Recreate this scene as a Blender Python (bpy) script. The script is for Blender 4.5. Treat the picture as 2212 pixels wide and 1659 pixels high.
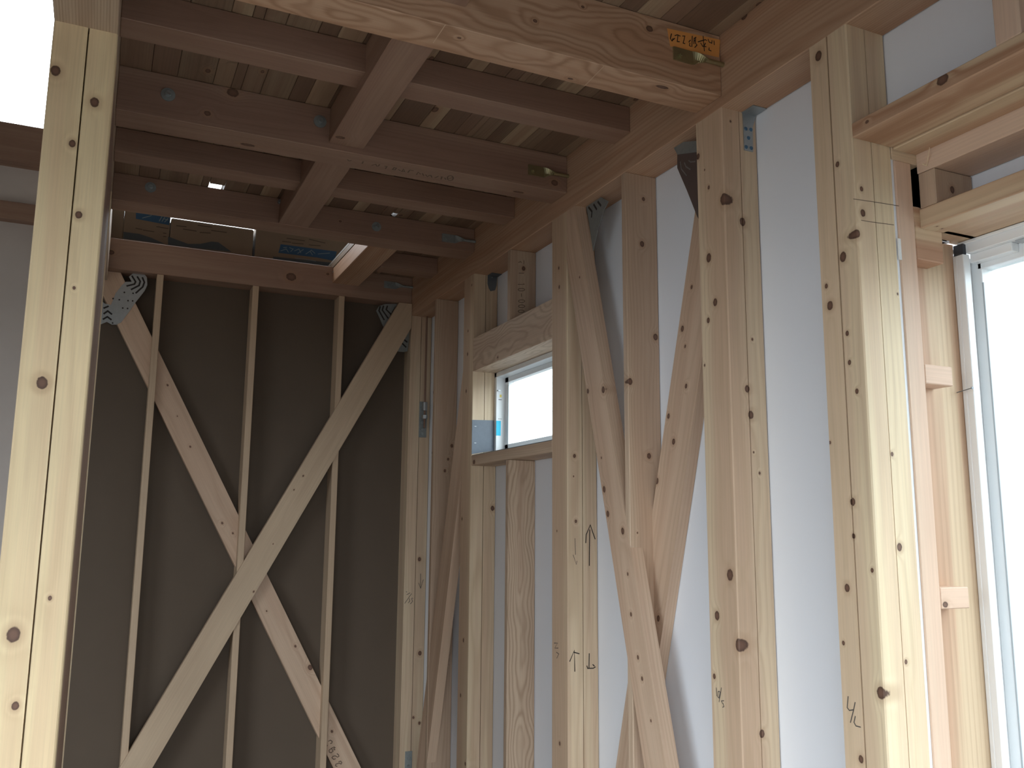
import bpy, bmesh, math, random
from mathutils import Vector, Matrix
random.seed(7)
for o in list(bpy.data.objects): bpy.data.objects.remove(o, do_unlink=True)
scene = bpy.context.scene
COL = scene.collection

# ------------------------------------------------------------------ camera
H0 = 1.55                       # eye height above the floor
CAMX = -1.495                   # eye to the inner plane of the right wall (X = 0)
FPX, YAW, PITCH, ROLL = 1918.906, 0.4316567, 0.1642212, 0.0078529
def _basis():
    f = Vector((math.sin(YAW)*math.cos(PITCH), math.cos(YAW)*math.cos(PITCH), math.sin(PITCH)))
    r = Vector((math.cos(YAW), -math.sin(YAW), 0)); u = r.cross(f)
    return r*math.cos(ROLL)+u*math.sin(ROLL), -r*math.sin(ROLL)+u*math.cos(ROLL), f
RT, UP, FW = _basis()
cam_d = bpy.data.cameras.new('camera'); cam = bpy.data.objects.new('camera', cam_d); COL.objects.link(cam)
cam_d.sensor_fit = 'HORIZONTAL'; cam_d.sensor_width = 36; cam_d.lens = FPX/2212*36
cam_d.clip_start = .05; cam_d.clip_end = 200
m = Matrix.Identity(4)
for i in range(3): m[i][0] = RT[i]; m[i][1] = UP[i]; m[i][2] = -FW[i]
m.translation = (CAMX, 0, H0); cam.matrix_world = m
scene.camera = cam

# ------------------------------------------------------------------ sky, sun, exposure
world = bpy.data.worlds.new('sky'); scene.world = world; world.use_nodes = True
bg = world.node_tree.nodes['Background']
bg.inputs[0].default_value = (0.86, 0.94, 1.0, 1); bg.inputs[1].default_value = 7.0
vs = scene.view_settings
vs.view_transform = 'Standard'; vs.look = 'None'; vs.gamma = 1; vs.use_curve_mapping = False
vs.exposure = 0.12
scene.display_settings.display_device = 'sRGB'

def portal(name, loc, rot, sx, sy):
    ld = bpy.data.lights.new(name, 'AREA'); ld.shape = 'RECTANGLE'; ld.size = sx; ld.size_y = sy; ld.cycles.is_portal = True
    o = bpy.data.objects.new(name, ld); COL.objects.link(o); o.location = loc; o.rotation_euler = rot
R90 = math.pi/2
portal('portal_back_door', (-1.9, -1.36, 1.05), (R90, 0, 0), 2.8, 2.1)           # daylight through the openings
portal('portal_left_window', (-4.66, .45, 1.15), (0, -R90, 0), 2.3, 2.9)
portal('portal_big_window', (.56, .35, 1.15), (0, R90, 0), 2.2, 2.2)
portal('portal_small_window', (.21, 3.28, 2.07), (0, R90, 0), .36, .77)
portal('portal_far_gable', (-2.2, 5.1, 3.9), (-R90, 0, 0), 4.8, 1.5)

# ------------------------------------------------------------------ pixel -> point on a plane (photo frame 2212 x 1659)
def ray(px, py):
    return FW + RT*((px-1106)/FPX) - UP*((py-829.5)/FPX)
CAM = Vector((CAMX, 0, H0))
def PX(px, py, X=0.0): d = ray(px, py); return CAM + d*((X-CAMX)/d.x)
def PY(px, py, Y): d = ray(px, py); return CAM + d*(Y/d.y)
def PZ(px, py, z): d = ray(px, py); return CAM + d*(z/d.z)
def PT(px, py, plane):
    return {'X': PX, 'Y': PY, 'Z': PZ}[plane[0]](px, py, plane[1])
def Z(z): return z + H0

# ------------------------------------------------------------------ materials
def new_mat(name):
    mt = bpy.data.materials.new(name); mt.use_nodes = True
    return mt, mt.node_tree, mt.node_tree.nodes['Principled BSDF']
class NB:
    def __init__(s, nt): s.nt = nt
    def n(s, t, **kw):
        nd = s.nt.nodes.new(t)
        for k, v in kw.items(): setattr(nd, k, v)
        return nd
    def put(s, sock, v):
        if isinstance(v, bpy.types.NodeSocket): s.nt.links.new(v, sock)
        else: sock.default_value = v
    def math(s, op, a, b=0.0, c=0.0, clamp=False):
        nd = s.n('ShaderNodeMath', operation=op); nd.use_clamp = clamp
        s.put(nd.inputs[0], a); s.put(nd.inputs[1], b); s.put(nd.inputs[2], c); return nd.outputs[0]
    def vmath(s, op, a, b=(0, 0, 0), out=0):
        nd = s.n('ShaderNodeVectorMath', operation=op)
        s.put(nd.inputs[0], a); s.put(nd.inputs[1], b); return nd.outputs[out]
    def sep(s, v):
        nd = s.n('ShaderNodeSeparateXYZ'); s.put(nd.inputs[0], v); return nd.outputs
    def comb(s, x, y, z):
        nd = s.n('ShaderNodeCombineXYZ'); s.put(nd.inputs[0], x); s.put(nd.inputs[1], y); s.put(nd.inputs[2], z); return nd.outputs[0]
    def noise(s, v, scale=1.0, detail=2.0, rough=.5):
        nd = s.n('ShaderNodeTexNoise'); s.put(nd.inputs['Vector'], v)
        nd.inputs['Scale'].default_value = scale; nd.inputs['Detail'].default_value = detail; nd.inputs['Roughness'].default_value = rough
        return nd.outputs
    def mix(s, f, a, b):
        nd = s.n('ShaderNodeMix', data_type='RGBA'); s.put(nd.inputs[0], f); s.put(nd.inputs[6], a); s.put(nd.inputs[7], b); return nd.outputs[2]
    def smooth(s, v, lo, hi):
        nd = s.n('ShaderNodeMapRange', interpolation_type='SMOOTHSTEP'); s.put(nd.inputs[0], v)
        s.put(nd.inputs[1], lo); s.put(nd.inputs[2], hi); nd.inputs[3].default_value = 0; nd.inputs[4].default_value = 1; return nd.outputs[0]

def c4(c): return (c[0], c[1], c[2], 1)
WOODS = {   # light, late-wood line, heart wood
    'post':  ((.70, .555, .385), (.50, .35, .22), (.60, .43, .30)),
    'pale':  ((.77, .63, .43), (.58, .43, .27), (.68, .515, .355)),
    'stud':  ((.60, .455, .33), (.39, .265, .175), (.52, .37, .265)),
    'brace': ((.62, .455, .33), (.45, .30, .20), (.55, .38, .27)),
    'spruce': ((.56, .425, .295), (.42, .30, .20), (.52, .385, .265)),
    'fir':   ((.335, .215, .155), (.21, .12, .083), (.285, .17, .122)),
    'cream': ((.79, .63, .39), (.61, .44, .26), (.72, .535, .335)),
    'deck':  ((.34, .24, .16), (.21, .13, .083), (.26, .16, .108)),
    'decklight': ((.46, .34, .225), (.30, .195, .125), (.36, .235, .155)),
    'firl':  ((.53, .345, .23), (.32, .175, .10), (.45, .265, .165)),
    'sugi':  ((.60, .455, .305), (.40, .25, .155), (.49, .305, .20)),
    'sugired': ((.64, .48, .32), (.38, .205, .12), (.45, .26, .165)),
    'pink':  ((.70, .52, .39), (.57, .385, .28), (.66, .465, .345)),
}
def wood(kind, axis='z', knots=(), origin=Vector((0, 0, 0)), inv=None, pith=(.03, -.09), freq=150., ring=.55, heart=.075, seed=None, warp=.03, wl=.9, tint=1.0, gloss=.55):
    """procedural sawn softwood: rings round a pith line running along `axis`, fibres, and knots at given local points"""
    L, D, Hh = WOODS[kind]
    mt, nt, bs = new_mat('wood_'+kind); b = NB(nt)
    if seed is None: seed = random.random()*50
    tc = b.n('ShaderNodeTexCoord').outputs['Object']
    x, y, z = b.sep(tc)
    if axis == 'x': P = b.comb(y, z, x)
    elif axis == 'y': P = b.comb(x, z, y)
    else: P = tc
    kd = None; kw = 0.0
    for (kp, kr, ks) in knots:
        d = b.vmath('MULTIPLY', b.vmath('SUBTRACT', tc, tuple(kp)), tuple(1/r for r in kr))
        d = b.vmath('LENGTH', d, out=1)
        kd = d if kd is None else b.math('MINIMUM', kd, d)
    if kd is not None:
        g = b.math('POWER', 2.718, b.math('MULTIPLY', b.math('MULTIPLY', kd, kd), -.22))
        kw = b.math('MULTIPLY', g, .022)
    sv = b.vmath('ADD', P, (seed, seed*1.7, seed*.6))
    wn = b.noise(b.vmath('MULTIPLY', sv, (5, 5, wl)), 1, 2)[1]
    wv = b.vmath('MULTIPLY', b.vmath('SUBTRACT', wn, (.5, .5, .5)), (warp*2, warp*2, 0))
    q = b.vmath('ADD', b.vmath('MULTIPLY', b.vmath('SUBTRACT', P, (pith[0], pith[1], 0)), (1, 1, 0)), wv)
    r = b.math('ADD', b.vmath('LENGTH', q, out=1), kw)
    fib = b.noise(b.vmath('MULTIPLY', sv, (230, 230, 5)), 1, 2)[0]
    ph = b.math('ADD', b.math('MULTIPLY', r, freq*6.2832), b.math('MULTIPLY', fib, 1.6))
    s = b.math('POWER', b.math('MULTIPLY_ADD', b.math('SINE', ph), .5, .5), 2.0)
    band = b.noise(b.comb(b.math('MULTIPLY', r, 60), seed, 0), 1, 1)[0]       # uneven year rings
    s = b.math('MULTIPLY', s, b.math('MULTIPLY_ADD', band, 1.3, -.1, clamp=True))
    col = b.mix(b.smooth(r, heart-.018, heart+.018), c4(Hh), c4(L))
    stv = b.noise(b.vmath('MULTIPLY', sv, (22, 22, .8)), 1, 2)[0]
    col = b.mix(b.math('MULTIPLY', b.smooth(stv, .40, .62), .8), col, c4(Hh))
    col = b.mix(b.math('MULTIPLY', s, ring), col, c4(D))
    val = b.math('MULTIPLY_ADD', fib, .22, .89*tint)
    blot = b.noise(b.vmath('MULTIPLY', sv, (6, 6, 2.2)), 1, 3)[0]
    val = b.math('MULTIPLY', val, b.math('MULTIPLY_ADD', blot, .24, .88))
    hs = b.n('ShaderNodeHueSaturation'); b.put(hs.inputs['Value'], val); b.put(hs.inputs['Color'], col); col = hs.outputs[0]
    if kd is not None:
        halo = b.math('MULTIPLY', b.math('SUBTRACT', 1.0, b.smooth(kd, .8, 2.4)), .38)
        col = b.mix(halo, col, c4((.36, .20, .11)))
        kn = b.noise(b.vmath('MULTIPLY', sv, (160, 160, 160)), 1, 2)[0]
        kcol = b.mix(b.smooth(kd, .25, .95), c4((.17, .09, .06)), c4((.08, .042, .028)))
        kcol = b.mix(b.math('MULTIPLY', kn, .5), kcol, c4((.18, .10, .068)))
        core = b.math('SUBTRACT', 1.0, b.smooth(b.math('ADD', kd, b.math('MULTIPLY_ADD', kn, .3, -.15)), .86, 1.08))
        col = b.mix(core, col, kcol)
    b.put(bs.inputs['Base Color'], col)
    bs.inputs['Roughness'].default_value = gloss
    bs.inputs['Specular IOR Level'].default_value = .35
    bp = b.n('ShaderNodeBump'); bp.inputs['Strength'].default_value = .12; bp.inputs['Distance'].default_value = .0015
    b.put(bp.inputs['Height'], b.math('ADD', fib, b.math('MULTIPLY', s, -.4))); nt.links.new(bp.outputs[0], bs.inputs['Normal'])
    return mt

def plain(name, col, rough=.6, metal=0., noise=0., scale=30., bump=0., emit=None):
    mt, nt, bs = new_mat(name); b = NB(nt)
    bs.inputs['Roughness'].default_value = rough; bs.inputs['Metallic'].default_value = metal
    tc = b.n('ShaderNodeTexCoord').outputs['Object']
    nz = b.noise(tc, scale, 4, .6)[0]
    if noise:
        hs = b.n('ShaderNodeHueSaturation'); hs.inputs['Color'].default_value = c4(col)
        b.put(hs.inputs['Value'], b.math('MULTIPLY_ADD', nz, 2*noise, 1-noise)); nt.links.new(hs.outputs[0], bs.inputs['Base Color'])
    else: bs.inputs['Base Color'].default_value = c4(col)
    if bump:
        bp = b.n('ShaderNodeBump'); bp.inputs['Strength'].default_value = bump; bp.inputs['Distance'].default_value = .002
        b.put(bp.inputs['Height'], nz); nt.links.new(bp.outputs[0], bs.inputs['Normal'])
    return mt
M = {}
M['zinc'] = plain('galvanised_steel', (.42, .45, .46), .42, .85, .15, 60)
M['zincdull'] = plain('dull_galvanised_steel', (.30, .325, .32), .55, .55, .2, 80)
M['yellowzinc'] = plain('yellow_zinc_steel', (.40, .37, .22), .38, .85, .12, 60)
M['darkmetal'] = plain('dark_coated_steel', (.17, .19, .21), .45, .6, .1, 60)
M['slot'] = plain('slot_shadow', (.035, .03, .028), .9)
M['brownplate'] = plain('brown_coated_steel', (.13, .095, .085), .5, .2, .1, 60)
M['screw'] = plain('blue_screw', (.07, .16, .26), .4, .3)
M['orange'] = plain('orange_paper', (.80, .36, .10), .8, 0, .06, 20)
M['ink'] = plain('marker_ink', (.022, .016, .013), .8)
M['stamp'] = plain('stamp_ink_recess_shade', (.15, .105, .075), .9)
M['scribe'] = plain('scribed_wood', (.62, .45, .32), .8)
M['pencil'] = plain('pencil_lead', (.10, .085, .075), .8)
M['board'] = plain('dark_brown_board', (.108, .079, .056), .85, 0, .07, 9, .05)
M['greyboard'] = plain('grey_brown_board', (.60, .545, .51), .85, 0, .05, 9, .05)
M['ply'] = plain('floor_plywood', (.27, .235, .20), .7, 0, .15, 4)
M['plaster'] = plain('unfinished_board', (.30, .25, .20), .8, 0, .05, 3)
M['white_wall'] = plain('white_outside_wall', (.62, .62, .62), .8)
M['pvc'] = plain('white_frame', (.83, .85, .86), .35, 0, .02, 10)
M['pvcgrey'] = plain('grey_gasket', (.42, .45, .47), .5)
M['black'] = plain('black_corner_cap', (.03, .035, .045), .5)
M['membrane'] = plain('grey_membrane', (.13, .155, .19), .5, 0, .12, 40, .3)
M['cyan'] = plain('cyan_tape', (.02, .55, .80), .5)
M['yellow'] = plain('yellow_sticker', (.85, .68, .15), .6)
M['card'] = plain('cardboard', (.17, .12, .082), .85, 0, .06, 15)
M['cardblue'] = plain('blue_print', (.018, .06, .12), .7)
M['cardgrey'] = plain('slate_print', (.05, .06, .068), .8)
M['cardpale'] = plain('pale_print', (.16, .19, .21), .8)
M['cardink'] = plain('brown_print', (.06, .042, .03), .85)
M['ground'] = plain('grey_ground', (.05, .048, .046), .9, 0, .1, 1)
def sheet_mat():
    mt, nt, bs = new_mat('house_wrap'); b = NB(nt)
    bs.inputs['Base Color'].default_value = (.84, .87, .93, 1); bs.inputs['Roughness'].default_value = .75
    tc = b.n('ShaderNodeTexCoord').outputs['Object']
    nz = b.noise(b.vmath('MULTIPLY', tc, (2, 1.2, .8)), 1, 3)[0]
    w = b.noise(b.vmath('MULTIPLY', tc, (400, 400, 400)), 1, 1)[0]
    bp = b.n('ShaderNodeBump'); bp.inputs['Strength'].default_value = .25; bp.inputs['Distance'].default_value = .02
    b.put(bp.inputs['Height'], b.math('ADD', nz, b.math('MULTIPLY', w, .01))); nt.links.new(bp.outputs[0], bs.inputs['Normal'])
    return mt
M['wrap'] = sheet_mat()
def glass_mat():
    mt, nt, bs = new_mat('window_glass'); b = NB(nt)
    tr = b.n('ShaderNodeBsdfTransparent'); tr.inputs[0].default_value = (.93, .96, .96, 1)
    gl = b.n('ShaderNodeBsdfGlossy'); gl.inputs['Roughness'].default_value = .03
    mx = b.n('ShaderNodeMixShader'); mx.inputs[0].default_value = .06; nt.links.new(tr.outputs[0], mx.inputs[1]); nt.links.new(gl.outputs[0], mx.inputs[2])
    nt.links.new(mx.outputs[0], nt.nodes['Material Output'].inputs[0])
    return mt
M['glass'] = glass_mat()

# ------------------------------------------------------------------ mesh helpers
def link(name, me, mat, parent=None, loc=(0, 0, 0)):
    if not me.materials and mat: me.materials.append(mat)
    o = bpy.data.objects.new(name, me); COL.objects.link(o); o.location = loc
    if parent: o.parent = parent
    return o
def tag(o, label=None, cat=None, group=None, kind=None):
    if label: o['label'] = label
    if cat: o['category'] = cat
    if group: o['group'] = group
    if kind: o['kind'] = kind
    return o
def empty(name, loc, label, cat, group=None):
    o = bpy.data.objects.new(name, None); COL.objects.link(o); o.location = loc; o.empty_display_size = .05
    return tag(o, label, cat, group)
def add_box(bm, lo, hi, bev=0.0):
    b2 = bmesh.new(); bmesh.ops.create_cube(b2, size=1)
    for v in b2.verts:
        v.co = Vector([lo[i] + (v.co[i]+.5)*(hi[i]-lo[i]) for i in range(3)])
    if bev: bmesh.ops.bevel(b2, geom=list(b2.edges), offset=bev, segments=1, affect='EDGES')
    me = bpy.data.meshes.new('t'); b2.to_mesh(me); b2.free(); bm.from_mesh(me); bpy.data.meshes.remove(me)
def add_cyl(bm, a, b, r, n=12, r2=None):
    a = Vector(a); b = Vector(b); d = (b-a).normalized()
    u = d.orthogonal().normalized(); v = d.cross(u); r2 = r if r2 is None else r2
    A = [bm.verts.new(a+(u*math.cos(t)+v*math.sin(t))*r) for t in [2*math.pi*i/n for i in range(n)]]
    B = [bm.verts.new(b+(u*math.cos(t)+v*math.sin(t))*r2) for t in [2*math.pi*i/n for i in range(n)]]
    for i in range(n): bm.faces.new((A[i], A[(i+1) % n], B[(i+1) % n], B[i]))
    bm.faces.new(A[::-1]); bm.faces.new(B)
def add_prism(bm, pts, nrm, t):
    """pts: planar outline (3D); extruded by t along nrm"""
    nrm = Vector(nrm).normalized()
    A = [bm.verts.new(Vector(p)) for p in pts]; B = [bm.verts.new(Vector(p)+nrm*t) for p in pts]
    n = len(pts)
    bm.faces.new(A[::-1]); bm.faces.new(B)
    for i in range(n): bm.faces.new((A[i], A[(i+1) % n], B[(i+1) % n], B[i]))
def finish(bm, name, shift=None):
    bmesh.ops.recalc_face_normals(bm, faces=list(bm.faces))
    if shift is not None: bmesh.ops.translate(bm, verts=list(bm.verts), vec=-Vector(shift))
    me = bpy.data.meshes.new(name); bm.to_mesh(me); bm.free(); return me
def boxes(name, lst, mat, parent=None, origin=(0, 0, 0), bev=0.0):
    bm = bmesh.new()
    for lo, hi in lst: add_box(bm, lo, hi, bev)
    return link(name, finish(bm, name, origin), mat, parent, origin if not parent else Vector(origin)-parent.location)
def rad(plane, r, along):
    """knot radii: long through the face, r across, a little longer along the grain"""
    r *= .82; v = [r, r, r]; v['XYZ'.index(plane)] = max(.03, r*2.2)
    i = 'xyz'.index(along)
    if 'XYZ'[i] != plane: v[i] = r*1.25
    return v
def mk_knots(lst, origin, along, inv=None):
    out = []
    for k in lst:
        px, py, plane, r = k[:4]
        p = PT(px, py, plane); R_ = rad(plane[0], r, along)
        if len(k) > 4: R_ = [R_[i]*k[4][i] for i in range(3)]
        out.append((p-Vector(origin), R_, 0))
    return out

def timber(name, label, cat, lo, hi, axis, kind, knots=(), slits=(), group=None, bev=.002, extra=None, boxes_=None, **kw):
    """a sawn timber: lo/hi in world metres (z above floor); slits = [(face, offset, width)] run the whole length of a post"""
    lo = Vector(lo); hi = Vector(hi); org = Vector(((lo.x+hi.x)/2, (lo.y+hi.y)/2, lo.z))
    bm = bmesh.new()
    if slits:
        c = .003; pts = []
        def edge(p, q, face):
            p = Vector(p); q = Vector(q); d = (q-p).normalized(); nin = Vector((-d.y, d.x, 0))
            out = [p+d*c]
            for f, off, w in slits:
                if f == face:
                    s = off if d.x+d.y > 0 else (q-p).length-off
                    out += [p+d*(s-w/2), p+d*(s-w/2*.7)+nin*.03, p+d*(s+w/2*.7)+nin*.03, p+d*(s+w/2)]
            out.append(q-d*c); return out
        pts += edge((lo.x, lo.y, lo.z), (hi.x, lo.y, lo.z), '-y')
        pts += edge((hi.x, lo.y, lo.z), (hi.x, hi.y, lo.z), '+x')
        pts += edge((hi.x, hi.y, lo.z), (lo.x, hi.y, lo.z), '+y')
        pts += edge((lo.x, hi.y, lo.z), (lo.x, lo.y, lo.z), '-x')
        add_prism(bm, pts, (0, 0, 1), hi.z-lo.z)
    elif boxes_:
        for a, b_ in boxes_: add_box(bm, a, b_, bev)
    else: add_box(bm, lo, hi, bev)
    mt = wood(kind, axis, mk_knots(knots, org, axis), **kw)
    o = link(name, finish(bm, name, org), mt, None, org)
    return tag(o, label, cat, group)

def clip(poly, axis, val, keep_less):
    out = []
    for i in range(len(poly)):
        a, b_ = poly[i], poly[(i+1) % len(poly)]
        ia = (a[axis] <= val) if keep_less else (a[axis] >= val); ib = (b_[axis] <= val) if keep_less else (b_[axis] >= val)
        if ia: out.append(a)
        if ia != ib: out.append(a.lerp(b_, (val-a[axis])/(b_[axis]-a[axis])))
    return out
def brace(name, label, plane, e1, e2, lims, thick, kind='brace', knots=(), group=None, **kw):
    """diagonal board: e1/e2 = two pixel points on each long edge, lying in `plane`; cut off at lims; thickness away from the room"""
    P1 = [PT(p[0], p[1], plane) for p in e1]; P2 = [PT(p[0], p[1], plane) for p in e2]
    d1 = (P1[1]-P1[0]).normalized(); d2 = (P2[1]-P2[0]).normalized()
    d = (d1+d2).normalized(); c1 = (P1[0]+P1[1])/2; c2 = (P2[0]+P2[1])/2
    quad = [c1-d*5, c1+d*5, c2+d*5, c2-d*5]
    for ax, val, less in lims: quad = clip(quad, ax, val, less)
    nrm = Vector((1, 0, 0)) if plane[0] == 'X' else Vector((0, 1, 0))
    zax = d if d.z > 0 else -d; xax = nrm.cross(zax).normalized()
    org = sum(quad, Vector())/len(quad)
    mw = Matrix((( xax.x, nrm.x, zax.x, org.x), (xax.y, nrm.y, zax.y, org.y), (xax.z, nrm.z, zax.z, org.z), (0, 0, 0, 1)))
    if mw.to_3x3().determinant() < 0:
        xax = -xax; mw = Matrix((( xax.x, nrm.x, zax.x, org.x), (xax.y, nrm.y, zax.y, org.y), (xax.z, nrm.z, zax.z, org.z), (0, 0, 0, 1)))
    inv = mw.inverted()
    bm = bmesh.new(); add_prism(bm, [inv @ p for p in quad], (0, 1, 0), thick)
    kk = []
    for px, py, r in knots:
        kk.append((inv @ PT(px, py, plane), (r*.85, .03, r*1.1), 0))
    mt = wood(kind, 'z', kk, **kw)
    o = link(name, finish(bm, name), mt); o.matrix_world = mw
    return tag(o, label, 'brace', group)
def strokes(parent, name, plane, lines, width, mat, off=.0008, joined=False):
    """pen strokes as thin raised ribbons, one part per stroke: lines = pixel polylines on a plane"""
    nrm = {'X': Vector((-1, 0, 0)), 'Y': Vector((0, -1, 0)), 'Z': Vector((0, 0, -1))}[plane[0]]
    inv = parent.matrix_world.inverted() if parent.matrix_world != Matrix.Identity(4) else Matrix.Translation(-parent.location)
    bm = bmesh.new(); out = []
    for ln in lines:
        pts = [PT(p[0], p[1], plane)+nrm*off for p in ln]; L = []; R_ = []
        for i, p in enumerate(pts):
            d1 = (p-pts[i-1]).normalized() if i else (pts[1]-p).normalized()
            d2 = (pts[i+1]-p).normalized() if i < len(pts)-1 else d1
            d = (d1+d2); d = d.normalized() if d.length > .2 else d1
            s_ = nrm.cross(d)*(width/2/max(.6, d.dot(d1)))
            e = d*(width*.4)*(-1 if i == 0 else 1 if i == len(pts)-1 else 0)
            L.append(bm.verts.new(p+s_+e)); R_.append(bm.verts.new(p-s_+e))
        for i in range(len(pts)-1): bm.faces.new((L[i], L[i+1], R_[i+1], R_[i]))
        if not joined:
            bmesh.ops.transform(bm, matrix=inv, verts=list(bm.verts)); me = bpy.data.meshes.new(name); bm.to_mesh(me); bm.free(); bm = bmesh.new()
            out.append(link(name, me, mat, parent))
    if joined:
        bmesh.ops.transform(bm, matrix=inv, verts=list(bm.verts)); me = bpy.data.meshes.new(name); bm.to_mesh(me)
        o = link(name, me, mat, parent); o['kind'] = 'stuff'; out.append(o)
    bm.free()
    return out
def oval(cx, cy, rx, ry, n=12, a0=0, a1=360, rot=0):
    out = []
    for i in range(n+1):
        t = math.radians(a0+(a1-a0)*i/n); x = rx*math.cos(t); y = ry*math.sin(t); c, s = math.cos(math.radians(rot)), math.sin(math.radians(rot))
        out.append((cx+x*c-y*s, cy+x*s+y*c))
    return out

# ================================================================== levels and stations (z relative to the eye)
ZG, ZD = 1.172, 1.385            # girder soffit, deck soffit
YA, YB, YC, YD, YF = 3.673, 2.772, 1.864, 1.406, 4.581
PW = .12

# ------------------------------------------------------------------ setting
fl = boxes('floor', [((-4.6, -1.34, -.03), (.4, 4.9, 0))], M['ply']); tag(fl, kind='structure')
gr = boxes('ground', [((-30, -30, -.55), (30, 30, -.5))], M['ground']); tag(gr, 'grey open ground around the house', 'ground', kind='structure')
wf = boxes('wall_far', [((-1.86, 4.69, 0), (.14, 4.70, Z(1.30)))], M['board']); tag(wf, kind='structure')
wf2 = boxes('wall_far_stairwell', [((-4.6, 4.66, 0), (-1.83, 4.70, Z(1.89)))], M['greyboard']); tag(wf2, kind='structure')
X0, X1 = .1215, .13
wr = boxes('wall_right', [((X0, 1.41, 0), (X1, 2.89, Z(1.45))), ((X0, 3.675, 0), (X1, 4.69, Z(1.45))), ((X0, 2.89, 0), (X1, 3.675, Z(.30))),
                          ((X0, 2.89, Z(.75)), (X1, 3.675, Z(1.45))), ((X0, -1.3, Z(.93)), (X1, 1.41, Z(1.45))),
                          ((.327, -1.3, Z(.755)), (.337, 1.50, Z(1.0))), ((.2, 1.44, Z(.70)), (.337, 1.45, Z(1.0)))], M['wrap']); tag(wr, kind='structure')
wl = boxes('wall_left', [((-4.64, 1.9, 0), (-4.6, 4.9, 5.6)), ((-4.64, -1.34, 2.3), (-4.6, 1.9, 5.6)), ((-4.64, -1.34, 0), (-4.6, -1.0, 2.3))], M['plaster']); tag(wl, kind='structure')
YBK = -1.3
wb = boxes('wall_back', [((-4.6, YBK-.04, 0), (-3.3, YBK, 2.95)), ((-.5, YBK-.04, 0), (.4, YBK, 2.95)), ((-3.3, YBK-.04, 2.1), (-.5, YBK, 2.95)), ((-4.6, YBK-.04, 2.95), (.4, YBK, 5.6))], M['plaster']); tag(wb, kind='structure')
wg = boxes('shade_wall_gable', [((-4.6, 4.90, 3.4), (-2.75, 4.94, 5.6)), ((-1.70, 4.90, 4.2), (.6, 4.94, 5.6))], M['plaster']); tag(wg, kind='structure')  # added to narrow the gable opening and cut the light from the void
ow = boxes('window_bright_wall', [((2.6, -6, -.5), (2.8, 5, 2.3))], M['white_wall']); tag(ow, 'pale wall added outside the window to brighten its view', 'wall', kind='structure')  # added so the view through the big window comes out white
rf = boxes('shade_roof', [((-4.64, -1.34, 5.6), (.6, 5.2, 5.65))], M['ply']); tag(rf, kind='structure')  # unseen roof, added to keep sky light off the boxes
wul = boxes('shade_wall_attic_left', [((-1.62, -1.3, Z(1.43)), (-1.56, 4.9, 5.6))], M['plaster']); tag(wul, kind='structure')  # unseen partition added to darken the attic
wua = boxes('shade_wall_attic_right', [((.1215, -1.3, Z(1.45)), (.14, 4.9, 5.6))], M['plaster']); tag(wua, kind='structure')  # unseen wall added to shut side sky light out of the attic
wrb = boxes('wall_right_near', [((.36, -1.3, 0), (.40, -.75, Z(.93)))], M['plaster']); tag(wrb, kind='structure')

# deck of the upper floor: laminated cedar boards running away from the camera
deck = bpy.data.objects.new('ceiling', None); COL.objects.link(deck); deck.location = (-.77, 1.9, Z(ZD)); tag(deck, kind='structure')
def plank(x0, x1, y0, y1, kind, tint):
    bm = bmesh.new(); org = Vector(((x0+x1)/2, (y0+y1)/2, Z(ZD)+.004*random.random()*.3))
    add_box(bm, (x0+.0006, y0+.0008, Z(ZD)+.0008*random.random()), (x1-.0006, y1-.0008, Z(ZD)+.03), .0012)
    kn = []
    for _ in range(int((y1-y0)*1.6)):
        if random.random() < .6:
            r = random.choice((.006, .008, .011))
            kn.append((Vector((random.uniform(x0, x1), random.uniform(y0, y1), Z(ZD)))-org, (r, r*1.7, .02), 0))
    mt = wood(kind, 'y', kn, pith=(random.uniform(-.05, .05), random.uniform(.03, .12)), freq=170, ring=.5, heart=random.uniform(.03, .12), tint=tint)
    return link('plank', finish(bm, 'plank', org), mt, deck, org-deck.location)
xs = [-1.537]; marks = [-1.182, -1.122, -.408, -.385, 0]
while xs[-1] < -.001:
    nx = xs[-1]+random.choice((.055, .075, .09, .105)); mk = [m_ for m_ in marks if m_ > xs[-1]+.001][0]
    xs.append(mk if nx > mk-.03 else nx)
for y0, y1 in ((-1.3, 1.915), (1.915, 3.733)):
    for a, b_ in zip(xs, xs[1:]):
        ye = 3.634 if y1 > 3 and (abs(a+1.182) < .001 or abs(a+.408) < .001) else y1      # two chinks beside the third joist
        plank(a, b_, y0, ye, random.choice(('deck', 'deck', 'deck', 'decklight')), random.uniform(.62, .92))
Zs, Ze = Z(ZD)+.0305, Z(ZD)+.042
sub = boxes('deck_light_block', [((-1.68, -1.3, Zs), (.12, 3.634, Ze)), ((-1.68, 3.634, Zs), (-1.182, 3.797, Ze)), ((-1.122, 3.634, Zs), (-.408, 3.797, Ze)), ((-.385, 3.634, Zs), (.12, 3.797, Ze)), ((-.45, 3.797, Zs), (.12, 4.70, Ze))], M['ply'], deck, deck.location)  # backing sheet added to block sky light between the planks, chinks left open
wu = boxes('box_gap_backing', [((-1.9, 5.02, Z(1.39)), (.2, 5.05, Z(1.53)))], M['board']); tag(wu, kind='structure')  # dark backing added behind the boxes, keeps sky out of the gaps
xs2 = [-.45, -.36, -.27, -.19, -.1, 0]
for a, b_ in zip(xs2, xs2[1:]): plank(a, b_, 3.733, 4.70, random.choice(('deck', 'deck')), random.uniform(.62, .9))

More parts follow.
